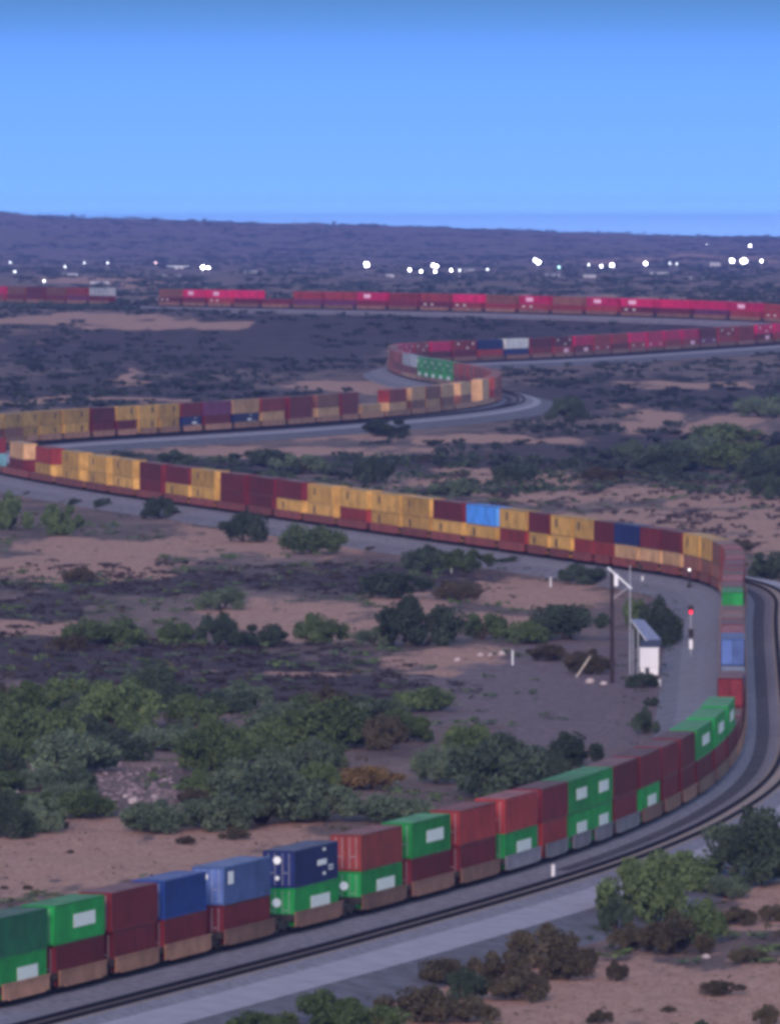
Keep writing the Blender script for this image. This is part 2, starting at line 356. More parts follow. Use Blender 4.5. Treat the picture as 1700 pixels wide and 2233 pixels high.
# ------------------------------------------------------------------ containers and well cars
CACHE = {}
def cont_meshes(col, L, detail):
    key = (col, L, detail)
    if key in CACHE: return CACHE[key]
    W, H = 2.5, 2.82; d = {}
    b = MB()                                          # body: corrugated long walls and front wall, local x = travel direction
    if detail >= 1:
        for sy in (-1, 1):
            n = max(8, int(L / .62)); xs = np.linspace(-L / 2 + .15, L / 2 - .15, n * 4 + 1)
            prof = [(x, sy * (W / 2 - (.0 if (k % 4) in (0, 1) else .045))) for k, x in enumerate(xs)]
            vs = [(x, yy, .12) for x, yy in prof] + [(x, yy, H - .1) for x, yy in prof]; m = len(prof)
            b.add(vs, [(k, k + 1, m + k + 1, m + k) if sy < 0 else (k + 1, k, m + k, m + k + 1) for k in range(m - 1)])
        b.box((L / 2 - .06, 0, H / 2), (.05, W - .1, H - .2))
        b.box((0, 0, .1), (L - .1, W - .12, .06))
        d['body'] = b.mesh('container_walls', CM[col])
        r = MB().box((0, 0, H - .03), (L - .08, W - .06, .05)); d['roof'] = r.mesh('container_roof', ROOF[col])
        fr = MB()
        for sx in (-1, 1):
            for sy in (-1, 1): fr.box((sx * (L / 2 - .08), sy * (W / 2 - .06), H / 2), (.16, .13, H))
            for z in (.08, H - .06): fr.box((sx * (L / 2 - .07), 0, z), (.13, W - .26, .15))
        for sy in (-1, 1):
            for z in (.07, H - .06): fr.box((0, sy * (W / 2 - .05), z), (L - .32, .11, .13))
        d['frame'] = fr.mesh('container_frame', CM[col])
        dm = []
        for sy in (-1, 1):
            d['door%d' % sy] = MB().box((-L / 2 + .05, sy * .58, H / 2), (.06, 1.12, H - .3)).mesh('container_door', DOOR[col])
            rr = MB()
            for k in (.3, .82): rr.tube((-L / 2 - .005, sy * k, .2), (-L / 2 - .005, sy * k, H - .2), .025, n=5)
            rr.box((-L / 2 - .01, sy * .56, 1.15), (.05, .3, .05)); d['rods%d' % sy] = rr.mesh('lock_rods', M_ROD)
    else:
        b.box((0, 0, H / 2 - .02), (L, W, H - .06)); fr = b
        for sx in (-1, 1):
            for sy in (-1, 1): b.box((sx * (L / 2 - .07), sy * (W / 2 - .05), H / 2), (.2, .16, H))
        d['body'] = b.mesh('container_box', CM[col])
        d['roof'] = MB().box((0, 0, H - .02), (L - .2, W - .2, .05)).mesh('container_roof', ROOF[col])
    CACHE[key] = d; return d
def deco(L, kind):
    key = ('deco', L, kind)
    if key in CACHE: return CACHE[key]
    out = []
    if kind == 'green':
        for sy in (-1, 1):
            out.append(('sign_panel', MB().box((L * .09, sy * 1.262, 1.45), (.43 * L, .03, .95)).mesh('sign_panel', M_PANEL)))
        e = MB().tube((-L / 2 - .04, .15, 1.72), (-L / 2 - .075, .15, 1.72), .34, n=20); out.append(('emblem', e.mesh('emblem', M_EMBLEM)))
    elif kind == 'yellow':
        for sy in (-1, 1):
            out.append(('logo_mark', MB().box((-sy * 0 + L * .22, sy * 1.262, 1.75), (1.0, .03, 1.15)).mesh('logo_mark', M_MARK)))
    elif kind == 'navy':
        b = MB()
        for x, z, w_, h_ in ((L * .13, 1.5, 2.3, .42), (L * .18, 2.45, .7, .2), (L * .18, .62, .6, .22), (L * .33, 1.1, 1.2, .12), (L * .33, .85, 1.2, .10)): b.box((x, -1.262, z), (w_, .03, h_))
        out.append(('logo_mark', b.mesh('logo_mark', M_EMBLEM)))
        e = MB().tube((-L / 2 - .04, .1, 2.1), (-L / 2 - .075, .1, 2.1), .30, n=16); e.tube((-L / 2 - .04, .1, .75), (-L / 2 - .075, .1, .75), .17, n=12)
        out.append(('emblem', e.mesh('emblem', M_EMBLEM)))
    elif kind == 'grey blue':
        e = MB().tube((-L / 2 - .04, .3, 2.1), (-L / 2 - .075, .3, 2.1), .30, n=16); e.tube((-L / 2 - .04, .75, 1.6), (-L / 2 - .075, .75, 1.6), .14, n=12)
        out.append(('emblem', e.mesh('emblem', M_EMBLEM)))
        out.append(('sign_panel', MB().box((-L * .36, -1.262, 1.95), (1.2, .03, .95)).mesh('sign_panel', M_EMBLEM)))
    elif kind == 'dot':
        e = MB().tube((-L / 2 - .04, .9, 2.05), (-L / 2 - .075, .9, 2.05), .16, n=10); out.append(('emblem', e.mesh('emblem', M_EMBLEM)))
    elif kind == 'pink':
        b = MB()
        for sy in (-1, 1): b.box((L * .15, sy * 1.262, 1.5), (3.8, .03, 1.3))
        out.append(('sign_panel', b.mesh('sign_panel', M_PINK)))
    elif kind == 'spots':
        b = MB()
        for sy in (-1, 1):
            for x in (-L * .3, L * .1, L * .35): b.box((x, sy * 1.262, random.choice((.7, 1.9))), (1.1, .03, .5))
        out.append(('logo_mark', b.mesh('logo_mark', M_EMBLEM)))
    CACHE[key] = out; return out
def container(col, L, M, detail, label, group, marks=None):
    L = round(L * 2) / 2; d = cont_meshes(col, L, detail)
    e = empty('shipping_container', (0, 0, 0), label, 'container', group); e.matrix_world = M
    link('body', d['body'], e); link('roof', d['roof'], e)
    if detail >= 1:
        link('frame', d['frame'], e)
        for sy in (-1, 1):
            dr = link('door', d['door%d' % sy], e)
            if detail >= 2: link('lock_rods', d['rods%d' % sy], dr)
    for nm, me in deco(L, marks or col): link(nm, me, e)
    return e
def car_meshes(col, L, detail, well=None):
    key = ('car', col, L, detail, well)
    if key in CACHE: return CACHE[key]
    d = {}; I = well or (L - 2.1)
    for sy in (-1, 1):
        b = MB().box((0, sy * 1.44, .82), (I, .09, 1.06))
        b.box((0, sy * 1.47, 1.33), (I + .2, .16, .12)); b.box((0, sy * 1.47, .27), (I - 2.2, .16, .14))
        if detail >= 1:
            for x in np.linspace(-I / 2 + .6, I / 2 - .6, 7): b.box((x, sy * 1.488, .8), (.06, .02, .9))
        d['side%d' % sy] = b.mesh('side_sill', M_SILL[col])
    d['floor'] = MB().box((0, 0, .26), (I, 2.76, .1)).mesh('well_floor', M_DARK)
    for sx in (-1, 1):
        b = MB().box((sx * (I / 2 + .2), 0, 1.0), (.4, 2.7, .5)); b.box((sx * (I / 2 + .62), 0, .95), (.5, .9, .4))
        d['end%d' % sx] = b.mesh('end_platform', M_DARK)
    b = MB()
    for sy in (-1, 1): b.box((-L / 2, sy * .98, .52), (2.3, .16, .36))
    b.box((-L / 2, 0, .62), (.5, 1.8, .26)); d['bogie'] = b.mesh('bogie', M_DARK)
    for k, sx in enumerate((-1, 1)):
        b = MB()
        for sy in (-1, 1): b.tube((-L / 2 + sx * .88, sy * .68, .46), (-L / 2 + sx * .88, sy * .82, .46), .46, n=16)
        b.tube((-L / 2 + sx * .88, -.68, .46), (-L / 2 + sx * .88, .68, .46), .09, n=8)
        d['wheel%d' % k] = b.mesh('wheelset', M_WHEEL)
    CACHE[key] = d; return d
def well_car(col, L, M, detail, sh, well, label, group):
    L = round(L * 2) / 2; d = car_meshes(col, L, detail, well)
    e = empty('well_car', (0, 0, 0), label, 'rail car', group); e.matrix_world = M
    for sy in (-1, 1): link('side_sill', d['side%d' % sy], e).location.x = sh
    link('well_floor', d['floor'], e).location.x = sh
    for sx in (-1, 1): link('end_platform', d['end%d' % sx], e).location.x = sh
    b = link('bogie', d['bogie'], e)
    for k in range(2): link('wheelset', d['wheel%d' % k], b)
# --- where the couplings stand (photo columns on the run concerned) and what each car carries: (top, bottom, car)
i_near = int(np.argmax(LPX > 1593)); 
WPX = proj(LINE + RGT * 1.3)[0]; VPX = proj(LINE - RGT * 1.3)[0]          # the walls the camera sees
def arc_near(px): return float(np.interp(px, WPX[:i_near], ARC[:i_near]))
A1 = int(np.argmax(ARC > 560)); i_left = A1 + int(np.argmin(LPX[A1:A1 + 450]))
def arc_mid(px): return float(np.interp(-px, -VPX[A1:i_left], ARC[A1:i_left]))
i_r3 = i_left + int(np.argmax(LPX[i_left:i_left + 450]))
def arc_r3(px): return float(np.interp(px, WPX[i_left:i_r3], ARC[i_left:i_r3]))
g, m_, r_, b_, Y, T = 'green', 'maroon', 'red', 'brown', 'yellow', 'tan'
UNITS = []                                            # (arc0, arc1, top, bottom, car colour, run, marks_top, marks_bottom)
def run(edges, loads, name):
    for (a0, a1), ld in zip(zip(edges[:-1], edges[1:]), loads):
        UNITS.append((min(a0, a1), max(a0, a1), ld[0], ld[1], ld[2] if len(ld) > 2 else 'rust', name, ld[3] if len(ld) > 3 else None, ld[4] if len(ld) > 4 else None))
near_px = [-10, 114, 238, 352, 478, 626, 773, 895, 997, 1092, 1180, 1240, 1290, 1336, 1394, 1443, 1483, 1518, 1556, 1586, 1604]
SPAN = {3: (360, 452), 4: (507, 590), 5: (662, 738), 6: (808, 878), 7: (912, 982), 8: (1012, 1082), 9: (1103, 1172)}
near_ld = [('dark green', g), (g, m_), (m_, m_), ('blue', m_), ('grey blue', m_, 'browncar', None, 'dot'), ('navy', g, 'browncar'), ('orange red', g, 'browncar'), (g, m_, 'browncar'),
           (r_, m_, 'browncar', 'dot'), (r_, g, 'greycar', 'plain'), (m_, r_, 'greycar'), (g, g, 'greycar'), (g, g, 'greycar'), (m_, m_, 'greycar'), (m_, g, 'browncar'), (m_, m_, 'browncar'), (m_, m_, 'browncar'), (g, m_, 'browncar'), (g, m_, 'browncar'), (g, m_, 'browncar')]
near_e = [arc_near(p) for p in near_px]
run(near_e, near_ld, 'near')
mid_px = [1575, 1550, 1525, 1486, 1439, 1391, 1334, 1295, 1246, 1196, 1148, 1084, 1010, 938, 873, 805, 734, 660, 597, 539, 471, 413, 357, 296, 237, 186, 120, 66, 4, -60]
mid_ld = [(b_, b_), (Y, b_), (Y, b_), (m_, T), (m_, T), ('navy', T, 'rust', 'plain'), (m_, r_), (Y, r_), (Y, Y), (m_, Y), (Y, r_), ('light blue', Y), (m_, Y), (Y, Y), (Y, Y), (Y, r_), (Y, Y), (m_, Y), (m_, m_), (m_, m_), (Y, Y), (m_, Y), (m_, m_), (Y, Y), (Y, Y), (Y, Y), (r_, Y), (T, m_), (m_, 'teal')]
mid_e = [arc_mid(p) for p in mid_px]; mid_e[0] = mid_e[1] - 15.5
a0, a1 = near_e[-1], mid_e[0]; nf = max(4, int(round((a1 - a0) / 15.6))); fe = np.linspace(a0, a1, nf + 1)
FACE = {0: (None, m_), 1: (None, b_), 2: (m_, m_), 3: (None, m_), 4: (None, r_), 5: (None, 'blue'), 6: (None, 'grey'), 7: ('grey blue', 'navy', 'rust', 'plain', 'plain'), 8: (r_, m_), 9: (m_, b_), 10: (b_, m_), 11: (b_, b_), 12: (None, b_), 13: (None, m_), 14: (g, m_, 'rust', 'plain'), 15: (m_, m_), 16: (r_, b_), 17: (b_, m_), 18: (r_, m_), 19: (m_, b_), 20: (r_, b_), 21: (b_, r_), 22: (r_, r_), 23: (b_, m_)}
run(list(fe), [FACE.get(k, (r_, m_)) for k in range(nf)], 'face')
run(mid_e, mid_ld, 'mid')
r3_px = [-55, -30, 7, 54, 84, 137, 198, 253, 302, 345, 395, 443, 507, 568, 624, 689, 743, 783, 838, 896, 929, 962, 991, 1040, 1078]
r3_ld = [(Y, m_), (Y, m_), (Y, b_), (Y, Y), (Y, Y), (Y, Y), (m_, m_), (Y, m_), (Y, Y), (Y, Y), (m_, 'navy'), ('purple', m_), (T, 'navy'), (r_, T), (m_, m_), (b_, T), (m_, m_), (None, T), (r_, T), (T, b_), (b_, 'tan'), (T, b_), (T, b_), (T, T)]
r3_e = [arc_r3(p) for p in r3_px]; run(r3_e, r3_ld, 'row3')
a = r3_e[-1]; far_loads = {'bend': [], 'row4': [], 'row5': []}
random.seed(11)
e = [a]; ld = []
while e[-1] < ARC[-1] - 60:
    e.append(e[-1] + 18.4); c = (e[-1] + e[-2]) / 2; i = int(c / 2); px, py = LPX[i], LPY[i]
    if py > 806: nm = 'bend'
    elif py > 736: nm = 'row4'
    else: nm = 'row5'
    if px > 1735 or px < -25: ld.append(None); continue
    if nm == 'bend':
        ld.append((g, g, 'browncar', 'spots') if 925 < px < 1000 else (('grey', m_) if 890 < px <= 925 else (random.choice([r_, r_, b_, 'orange red']), random.choice([m_, r_, m_]), 'redcar')))
    elif nm == 'row4':
        if 918 < px < 940: t = 'navy'
        elif 1060 < px < 1095: t = 'navy'
        elif 1100 < px < 1134: t = 'white'
        elif 1134 < px < 1200: t = 'grey' if px < 1165 else m_
        elif 1235 < px < 1256: t = 'navy'
        else: t = random.choice([r_, r_, 'crimson', 'crimson', m_, b_])
        ld.append((t, random.choice([m_, r_, 'purple', r_, 'crimson']) if t != 'white' else 'navy', 'browncar', random.choice(['plain', 'plain', 'spots']), random.choice(['plain', 'spots', 'pink', 'plain'])))
    else:
        hot = any(abs(px - q * K) < 26 for q in (10, 440, 475, 510, 830, 1060, 1135, 1320, 1365, 1500, 1600))
        if 195 < px < 252 or 895 < px < 960: ld.append(('grey', m_, 'browncar', 'plain', 'plain'))
        elif 255 < px < 345 or 600 < px < 660 or 965 < px < 1015: ld.append((None, 'navy' if px < 400 else m_, 'browncar', 'plain', 'plain') if random.random() < .6 or px > 400 else None)
        else: ld.append(('crimson' if hot else random.choice([r_, b_, m_, r_, 'crimson']), random.choice([m_, r_, 'purple', m_]), 'browncar', 'pink' if hot else 'plain', random.choice(['plain', 'plain', 'spots'])))
for k, l in enumerate(ld):
    if l is None: continue
    c = (e[k] + e[k + 1]) / 2; py = LPY[int(c / 2)]
    run([e[k], e[k + 1]], [l], 'bend' if py > 806 else 'row4' if py > 736 else 'row5')
RUNTXT = {'near': 'the nearest run', 'face': 'the end-on run', 'mid': 'the middle run', 'row3': 'the third run',
          'bend': 'the small far bend', 'row4': 'the distant red run', 'row5': 'the farthest run'}
GRP = {'near': 'containers on the nearest run', 'face': 'containers on the end-on run', 'mid': 'containers on the middle run', 'row3': 'containers on the third run', 'bend': 'containers on the far bend', 'row4': 'containers on the distant red run', 'row5': 'containers on the farthest run'}
DET = {'near': 2, 'face': 1, 'mid': 1, 'row3': 0, 'bend': 0, 'row4': 0, 'row5': 0}
ORD = {}
for nm in RUNTXT:
    L_ = [k for k, U in enumerate(UNITS) if U[5] == nm]
    key = (lambda k: np.interp((UNITS[k][0] + UNITS[k][1]) / 2, ARC, LPX)) if nm not in ('face', 'bend') else (lambda k: UNITS[k][0])
    for j, k in enumerate(sorted(L_, key=key)): ORD[k] = j + 1
for k, (a0, a1, top, bot, car, nm, mt, mb) in enumerate(UNITS):
    p0, p1 = at_arc(a0), at_arc(a1); c = (p0 + p1) / 2; t = p1 - p0; L = float(np.linalg.norm(t)); t /= L
    X = Vector(t); Yv = Vector((0, 0, 1)).cross(X).normalized(); Z = X.cross(Yv)
    M = Matrix.Translation(Vector(c)) @ Matrix((X, Yv, Z)).transposed().to_4x4()
    where = '%s stack from %s in %s' % (nth(ORD[k]), 'near end' if nm in ('face', 'bend') else 'left', RUNTXT[nm])
    det = DET[nm]
    if car == 'rust' and nm == 'mid': car = 'redcar'
    Lc = max(9.5, min(16.2, L - 2.35)); Lt = max(9.8, min(16.2, L - 1.5)); sh = 0
    well = None
    if nm == 'near' and k in SPAN:
        q0, q1 = (arc_near(v) for v in SPAN[k]); ln = max(q1 - q0, 9.8 if k == 3 else 11.4); Lc = Lt = ln; sh = q1 - ln / 2 - (a0 + a1) / 2; well = round(ln * 2) / 2 + .9
    cn = {'rust': 'rust coloured', 'greycar': 'grey', 'browncar': 'brown', 'redcar': 'dull red'}[car]
    well_car(car, L, M, det, sh, well, '%s well car, %s' % (cn, where.replace('stack', 'car')), 'well cars of the train')
    if bot:
        container(bot, Lc, M @ Matrix.Translation((sh, 0, .34)), det, ('%s container under %s, %s' % (bot, top, where)) if top else '%s container with nothing stacked on it, %s' % (bot, where), GRP[nm], mb)
    if top:
        container(top, Lt, M @ Matrix.Translation((sh + random.uniform(-.1, .1), random.uniform(-.04, .04), .34 + 2.84)), det, '%s container over %s, %s' % (top, bot, where), GRP[nm], mt)
print('UNITS', len(UNITS), {n: sum(1 for U in UNITS if U[5] == n) for n in RUNTXT})
for n in RUNTXT: print(n, [round(U[1] - U[0], 1) for U in UNITS if U[5] == n][:32])

# ------------------------------------------------------------------ vegetation
def crown_np(seed, n, leaf, lobes, flat=1.0, rr=(.16, .36)):
    r = np.random.default_rng(seed)
    th = r.uniform(0, 2 * pi, lobes); rad = np.sqrt(r.uniform(0, 1, lobes)) * .68
    lc = np.stack([rad * np.cos(th), rad * np.sin(th), .13 + r.uniform(0, 1, lobes) ** .8 * .66 * (1.08 - rad * .95)], 1)
    lr = r.uniform(*rr, lobes)
    k = r.integers(0, lobes, n); v = r.normal(size=(n, 3)); v /= np.linalg.norm(v, axis=1)[:, None]
    p = lc[k] + v * lr[k][:, None] * (r.uniform(.25, 1.12, n) ** .6)[:, None] * np.array([1, 1, .85 * flat])
    p[:, 2] = np.abs(p[:, 2]) * .98 + .015
    a = r.normal(size=(n, 3)); a /= np.linalg.norm(a, axis=1)[:, None]; b = np.cross(a, r.normal(size=(n, 3))); b /= np.linalg.norm(b, axis=1)[:, None]
    s = leaf * r.uniform(.6, 1.4, n)[:, None]
    V = np.stack([p - a * s - b * s * .5, p + a * s - b * s * .5, p + a * s + b * s * .5, p - a * s + b * s * .5], 1).reshape(-1, 3)
    return V, np.arange(n * 4).reshape(-1, 4), lc
CROWNS = []; TRUNKS = []
for sd in range(8):
    V, Q, lc = crown_np(100 + sd, 7000, .028, 22 + sd % 5 * 4, 1.0, (.10, .27))
    CROWNS.append({k: mesh_np('crown', V, Q, LEAF[k]) for k in LEAF})
    b = MB()
    for c in lc[:6]: b.tube((0, 0, -.05), (c[0] * .5, c[1] * .5, c[2] * .6), .03, .018, 6); b.tube((c[0] * .5, c[1] * .5, c[2] * .6), tuple(c), .018, .006, 5)
    TRUNKS.append(b.mesh('trunk', M_BARK))
NAMES = {'dark': ('mesquite_bush', 'dark green mesquite bush'), 'green': ('mesquite_bush', 'olive green mesquite bush'), 'sage': ('sage_bush', 'grey green desert bush'), 'brown': ('dry_bush', 'dry brown desert bush'), 'ochre': ('dry_bush', 'ochre yellow desert bush')}
# zoomed-photo (x, y of base, width, height, kind, where)
B = [(1390,1985,200,135,'green','right of the pale shoulder, bottom right'),(1455,2052,180,105,'brown','in front of the big olive bush, bottom right'),(1330,2010,90,80,'dark','at the left foot of the big olive bush, bottom right'),
 (1635,1905,220,165,'dark','at the right edge beside the pale shoulder'),(1560,1840,110,70,'sage','at the left shoulder of the bush by the right edge'),(1565,1935,100,55,'sage','between the big olive bush and the right edge'),
 (1165,2080,190,110,'brown','bottom, beside the stone slope left of the big olive bush'),(1075,2120,150,90,'brown','bottom, on the stone slope foot'),(900,2195,210,90,'brown','at the bottom edge between sand and green bush'),(690,2215,190,85,'green','at the bottom edge left of centre'),
 (560,2230,150,55,'green','at the bottom edge, leftmost'),(1590,1995,110,45,'brown','on the pink sand at far lower right'),(1660,1990,80,45,'brown','at the right edge on the lower sand'),(1610,2075,110,40,'brown','on the lower right sand below the dry bushes'),(1000,2150,110,70,'dark','in the row of brown bushes along the bottom'),
 (1430,1930,200,105,'green','on the crest of the big olive group, bottom right'),(1500,2035,130,100,'green','at the right foot of the big olive group'),(1360,2045,110,70,'brown','at the left foot of the big olive group'),(1220,2110,150,75,'brown','joining the brown bushes and the big olive group'),(1120,2150,160,80,'brown','lower brown bush beside the bottom slope'),
 (960,2120,150,70,'brown','on the stone slope foot, left brown bush'),(1000,2200,170,70,'brown','brown bush touching the bottom edge, right of centre'),(780,2225,190,80,'green','bottom edge, beside the centre left green bush'),(1560,2140,110,40,'brown','on the bare sand, lower right, in the middle'),(1330,2112,60,50,'brown','on the bare sand below the big olive bush'),(1290,2205,70,35,'brown','at the bottom edge on the bare sand'),(1510,2212,40,26,'dark','at the bottom edge on sand, small'),(1655,2200,80,50,'brown','in the bottom right corner'),(1440,2180,40,16,'brown','small, on bare sand near the bottom edge'),
 (1250,2085,90,60,'brown','between the brown bushes and the big olive bush'),
 (1085,1718,250,135,'dark','just behind the red and green stacks'),(1010,1630,150,75,'green','above the big dark bush behind the red stacks'),(1235,1650,120,75,'dark','left of the maroon stacks on the curve'),(1390,1580,60,60,'dark','on the service flat below the cabinet'),(1400,1520,45,20,'dark','small, under the cabinet on the flat'),(1385,1480,80,32,'dark','at the foot of the white cabinet'),
 (795,1705,185,62,'ochre','behind the navy stack'),(860,1772,190,62,'sage','below the ochre bush'),(650,1705,170,110,'sage','left of the ochre bush'),(560,1775,280,150,'sage','behind the blue stacks'),(700,1615,240,110,'green','in the middle of the thicket'),(590,1600,170,80,'sage','left in the middle of the thicket'),(830,1620,140,80,'brown','right in the thicket, above the ochre bush'),
 (330,1515,130,85,'dark','on the upper left thicket, right'),(245,1570,180,120,'green','on the left thicket, centre'),(70,1625,220,125,'green','at the left edge of the thicket'),(150,1665,220,95,'sage','low on the left thicket'),(0,1700,110,90,'dark','cut by the left edge, above the bare sand'),(460,1665,170,110,'green','left of centre in the thicket'),(250,1640,160,70,'dark','low in the left thicket'),
 (100,1790,130,80,'sage','behind the bare sand, left'),(330,1795,160,70,'sage','behind the bare sand, left of centre'),(20,1800,120,70,'dark','behind the bare sand, at the left edge'),(940,1690,120,90,'sage','left of the big dark bush behind the red stacks'),(470,1790,190,80,'sage','behind the bare sand above the blue stacks'),(690,1775,160,80,'sage','behind the bare sand above the navy stack'),
 (420,1560,140,70,'green','between the dark bush and the thicket centre'),(520,1530,130,60,'sage','at the upper edge of the thicket'),(1180,1690,110,70,'dark','right of the big dark bush behind the red stacks'),(760,1550,120,60,'dark','top right of the thicket'),(420,1740,90,45,'brown','at the right side of the rubble'),(150,1745,120,60,'sage','left of the rubble'),(40,1560,140,90,'green','at the left edge, upper thicket'),(140,1530,150,80,'green','upper thicket, left'),
 (400,1820,50,22,'brown','small, on the bare sand behind the blue stacks'),(505,1810,80,32,'brown','on the edge of the bare sand behind the blue stacks'),(150,1830,26,10,'brown','tiny, on the bare sand, right of two'),(8,1905,26,10,'brown','tiny, on the bare sand at the left edge'),(60,1910,30,12,'brown','tiny, on the bare sand beside the left edge'),(150,1955,110,36,'green','just behind the two green stacks'),
 (905,1390,190,105,'dark','biggest, left of the service flat'),(1030,1375,120,62,'green','right of the biggest dark bush'),(690,1385,115,68,'green','left of the biggest dark bush, round'),(812,1388,85,45,'sage','against the biggest dark bush, left'),(560,1385,130,50,'dark','on the dark flat left of the round bush'),(470,1385,95,72,'dark','on the dark flat, second group from left'),(385,1382,90,50,'green','on the dark flat left of the second group'),
 (225,1392,180,60,'green','on the dark flat at the left'),(150,1400,90,40,'brown','leftmost on the dark flat'),(1230,1378,180,80,'dark','left of the utility pole'),(1130,1385,110,50,'green','between the biggest dark bush and the pole'),(1415,1395,110,110,'dark','behind the tilted solar panel'),(1375,1345,80,60,'green','behind the radio mast'),(1265,1450,130,60,'brown','at the foot of the utility pole'),(1180,1425,110,45,'brown','left of the leaning post'),
 (985,1292,120,56,'brown','on the upper dark flat, right'),(480,1312,110,50,'sage','on the upper dark flat, left'),(860,1290,150,60,'dark','on the upper dark flat, centre'),(170,1250,80,40,'brown','on the pale strip, left'),
 (22,1142,95,82,'green','at the left edge below the middle run'),(140,1155,120,70,'green','second from the left below the middle run'),(345,1117,85,48,'dark','against the embankment of the middle run, left'),(527,1167,115,68,'dark','below the middle run, under the maroon stacks'),(675,1192,150,68,'green','below the middle run, widest'),(920,1228,110,55,'dark','below the middle run, right of centre'),(1010,1232,110,54,'green','below the middle run, beside the dark one'),(1255,1258,110,45,'dark','below the middle run, above the pole'),
 (160,1087,34,18,'dark','small, on the middle embankment, left'),(225,1095,50,24,'dark','small, on the middle embankment, second'),(1110,1222,120,24,'dark','low, along the foot of the middle run'),(60,1068,26,12,'dark','tiny, on the middle embankment at the left'),(800,1185,30,12,'brown','tiny, below the middle run'),
 (800,1038,105,60,'dark','above the middle run, centre'),(640,1020,120,45,'sage','above the middle run, left of centre'),(980,1068,110,40,'sage','above the middle run, right of centre'),(375,1002,90,34,'dark','above the middle run at the left'),(840,938,130,38,'dark','at the foot of the third run'),(1450,1015,170,60,'dark','on the upper right plain, dark'),(1560,960,170,50,'green','on the upper right plain, upper olive'),(1655,1030,130,70,'dark','on the upper right plain, cut by the edge'),(1380,990,130,45,'sage','on the upper right plain, greyish'),(1600,1010,190,65,'green','on the upper right plain, olive'),(1500,985,150,50,'sage','on the upper right plain, left of the olive one'),(1660,1070,90,60,'dark','at the right edge above the train'),(1655,1245,110,60,'dark','at the right edge beside the outer track'),
 (1222,905,90,52,'dark','right of the bend of the third run'),(1600,1185,70,36,'brown','behind the end-on run'),(1640,900,120,50,'sage','at the right edge on the upper plain'),(1100,1035,120,40,'dark','on the upper plain, centre right'),(560,1000,150,36,'dark','on the upper plain between the runs'),(1300,1035,120,36,'brown','on the pale upper flat')]
_r = random.Random(5)
PL = {'thicket': [(x, y_) for x in range(-5, 900, 74) for y_ in (1545, 1600, 1650, 1712, 1765) if not (170 < x < 420 and 1620 < y_ < 1780) and not (710 < x < 890 and 1640 < y_ < 1790)]}
for j, (x, y_) in enumerate(PL['thicket']):
    x += _r.randint(-30, 30); y_ += _r.randint(-18, 18)
    if x > 420 and y_ < 1560 and x < 500: continue
    kd = _r.choice(['dark', 'green', 'sage', 'green', 'sage', 'brown'])
    B.append((x, y_, _r.randint(80, 170), _r.randint(40, 82), kd, '%s bush of the crowded thicket' % nth(j + 1)))
for i, (x, y_, w_, h_, kd, txt) in enumerate(B):
    p, s = G(x * K, y_ * K); nm, lb = NAMES[kd]
    e_ = empty(nm, tuple(p), '%s %s' % (lb, txt), 'bush', 'desert bushes', random.uniform(0, 6.28))
    W_, H_ = w_ * K / s, h_ * K / s
    g_ = 1.0 if kd in ('brown', 'ochre') or w_ < 45 else 1.16
    e_.scale = (W_ / 2 * 1.12 * g_, W_ / 2 * 1.12 * g_, H_ * 1.1 * g_)
    j = (i * 5 + 3) % 8; link('crown', CROWNS[j][kd], e_); link('trunk', TRUNKS[j], e_)

def clumps(name, P_, W_, H_, mat, label, n=26, leaf=.16, seeds=6):
    VV = []; QQ = []; o = 0
    protos = [crown_np(500 + s_, n, leaf, 4)[0] for s_ in range(seeds)]
    for i in range(len(P_)):
        v = protos[i % seeds]; a_ = RNG.uniform(0, 6.28); c_, s_ = cos(a_), sin(a_)
        vv = np.stack([(v[:, 0] * c_ - v[:, 1] * s_) * W_[i] / 2, (v[:, 0] * s_ + v[:, 1] * c_) * W_[i] / 2, v[:, 2] * H_[i]], 1) + P_[i]
        VV.append(vv); QQ.append(np.arange(len(v)).reshape(-1, 4) + o); o += len(v)
    return tag(link(name, mesh_np(name, np.concatenate(VV), np.concatenate(QQ), mat)), kind='stuff', label=label)
def scatter(n, y0, y1, keep, pw=1.0):
    out = []
    while len(out) < n:
        t = RNG.uniform(0, 1, 4000); yy = (y0 ** pw + t * (y1 ** pw - y0 ** pw)) ** (1 / pw); xx = RNG.uniform(-1.22, 1.22, 4000) * yy * half
        d = line_dist(xx, yy)
        px, py, _ = proj(np.stack([xx, yy, zt(yy) - DROP], 1))
        k = keep(px, py, xx, yy) & (d > np.where(yy > 3600, 13, 19 + np.minimum(yy / 500, 8)))
        for a_, b2, d_ in zip(xx[k], yy[k], d[k]): out.append((a_, b2, d_))
    out = np.array(out[:n]); z = gz(out[:, 0], out[:, 1], out[:, 2])
    return np.stack([out[:, 0], out[:, 1], z - .03], 1)
def kz(zone, lo):
    return lambda px, py, x, y: (zones(zone, px, py) > lo)
pp = scatter(900, 660, 1900, kz(DARKZ, .45)); clumps('low_scrub', pp, RNG.uniform(1.2, 4.5, 900), RNG.uniform(.3, .9, 900), M_SCRUB, 'low purple brown scrub on the dark flats', 40, .12)
pp = scatter(420, 640, 1900, lambda px, py, x, y: (zones(PALE, px, py) < .5) & (zones(FLAT, px, py) < .5)); clumps('low_scrub', pp, RNG.uniform(.9, 3.2, 420), RNG.uniform(.35, 1.2, 420), LEAF['brown'], 'low dry scrub on the plain', 40, .12)
pp = scatter(420, 1380, 2000, lambda px, py, x, y: (px > 900) & (py < 1190) & (py > 900)); clumps('low_scrub', pp, RNG.uniform(1.2, 6, 420), RNG.uniform(.4, 1.5, 420), M_SCRUB, 'dark scrub breaking up the pale upper flats', 40, .12)
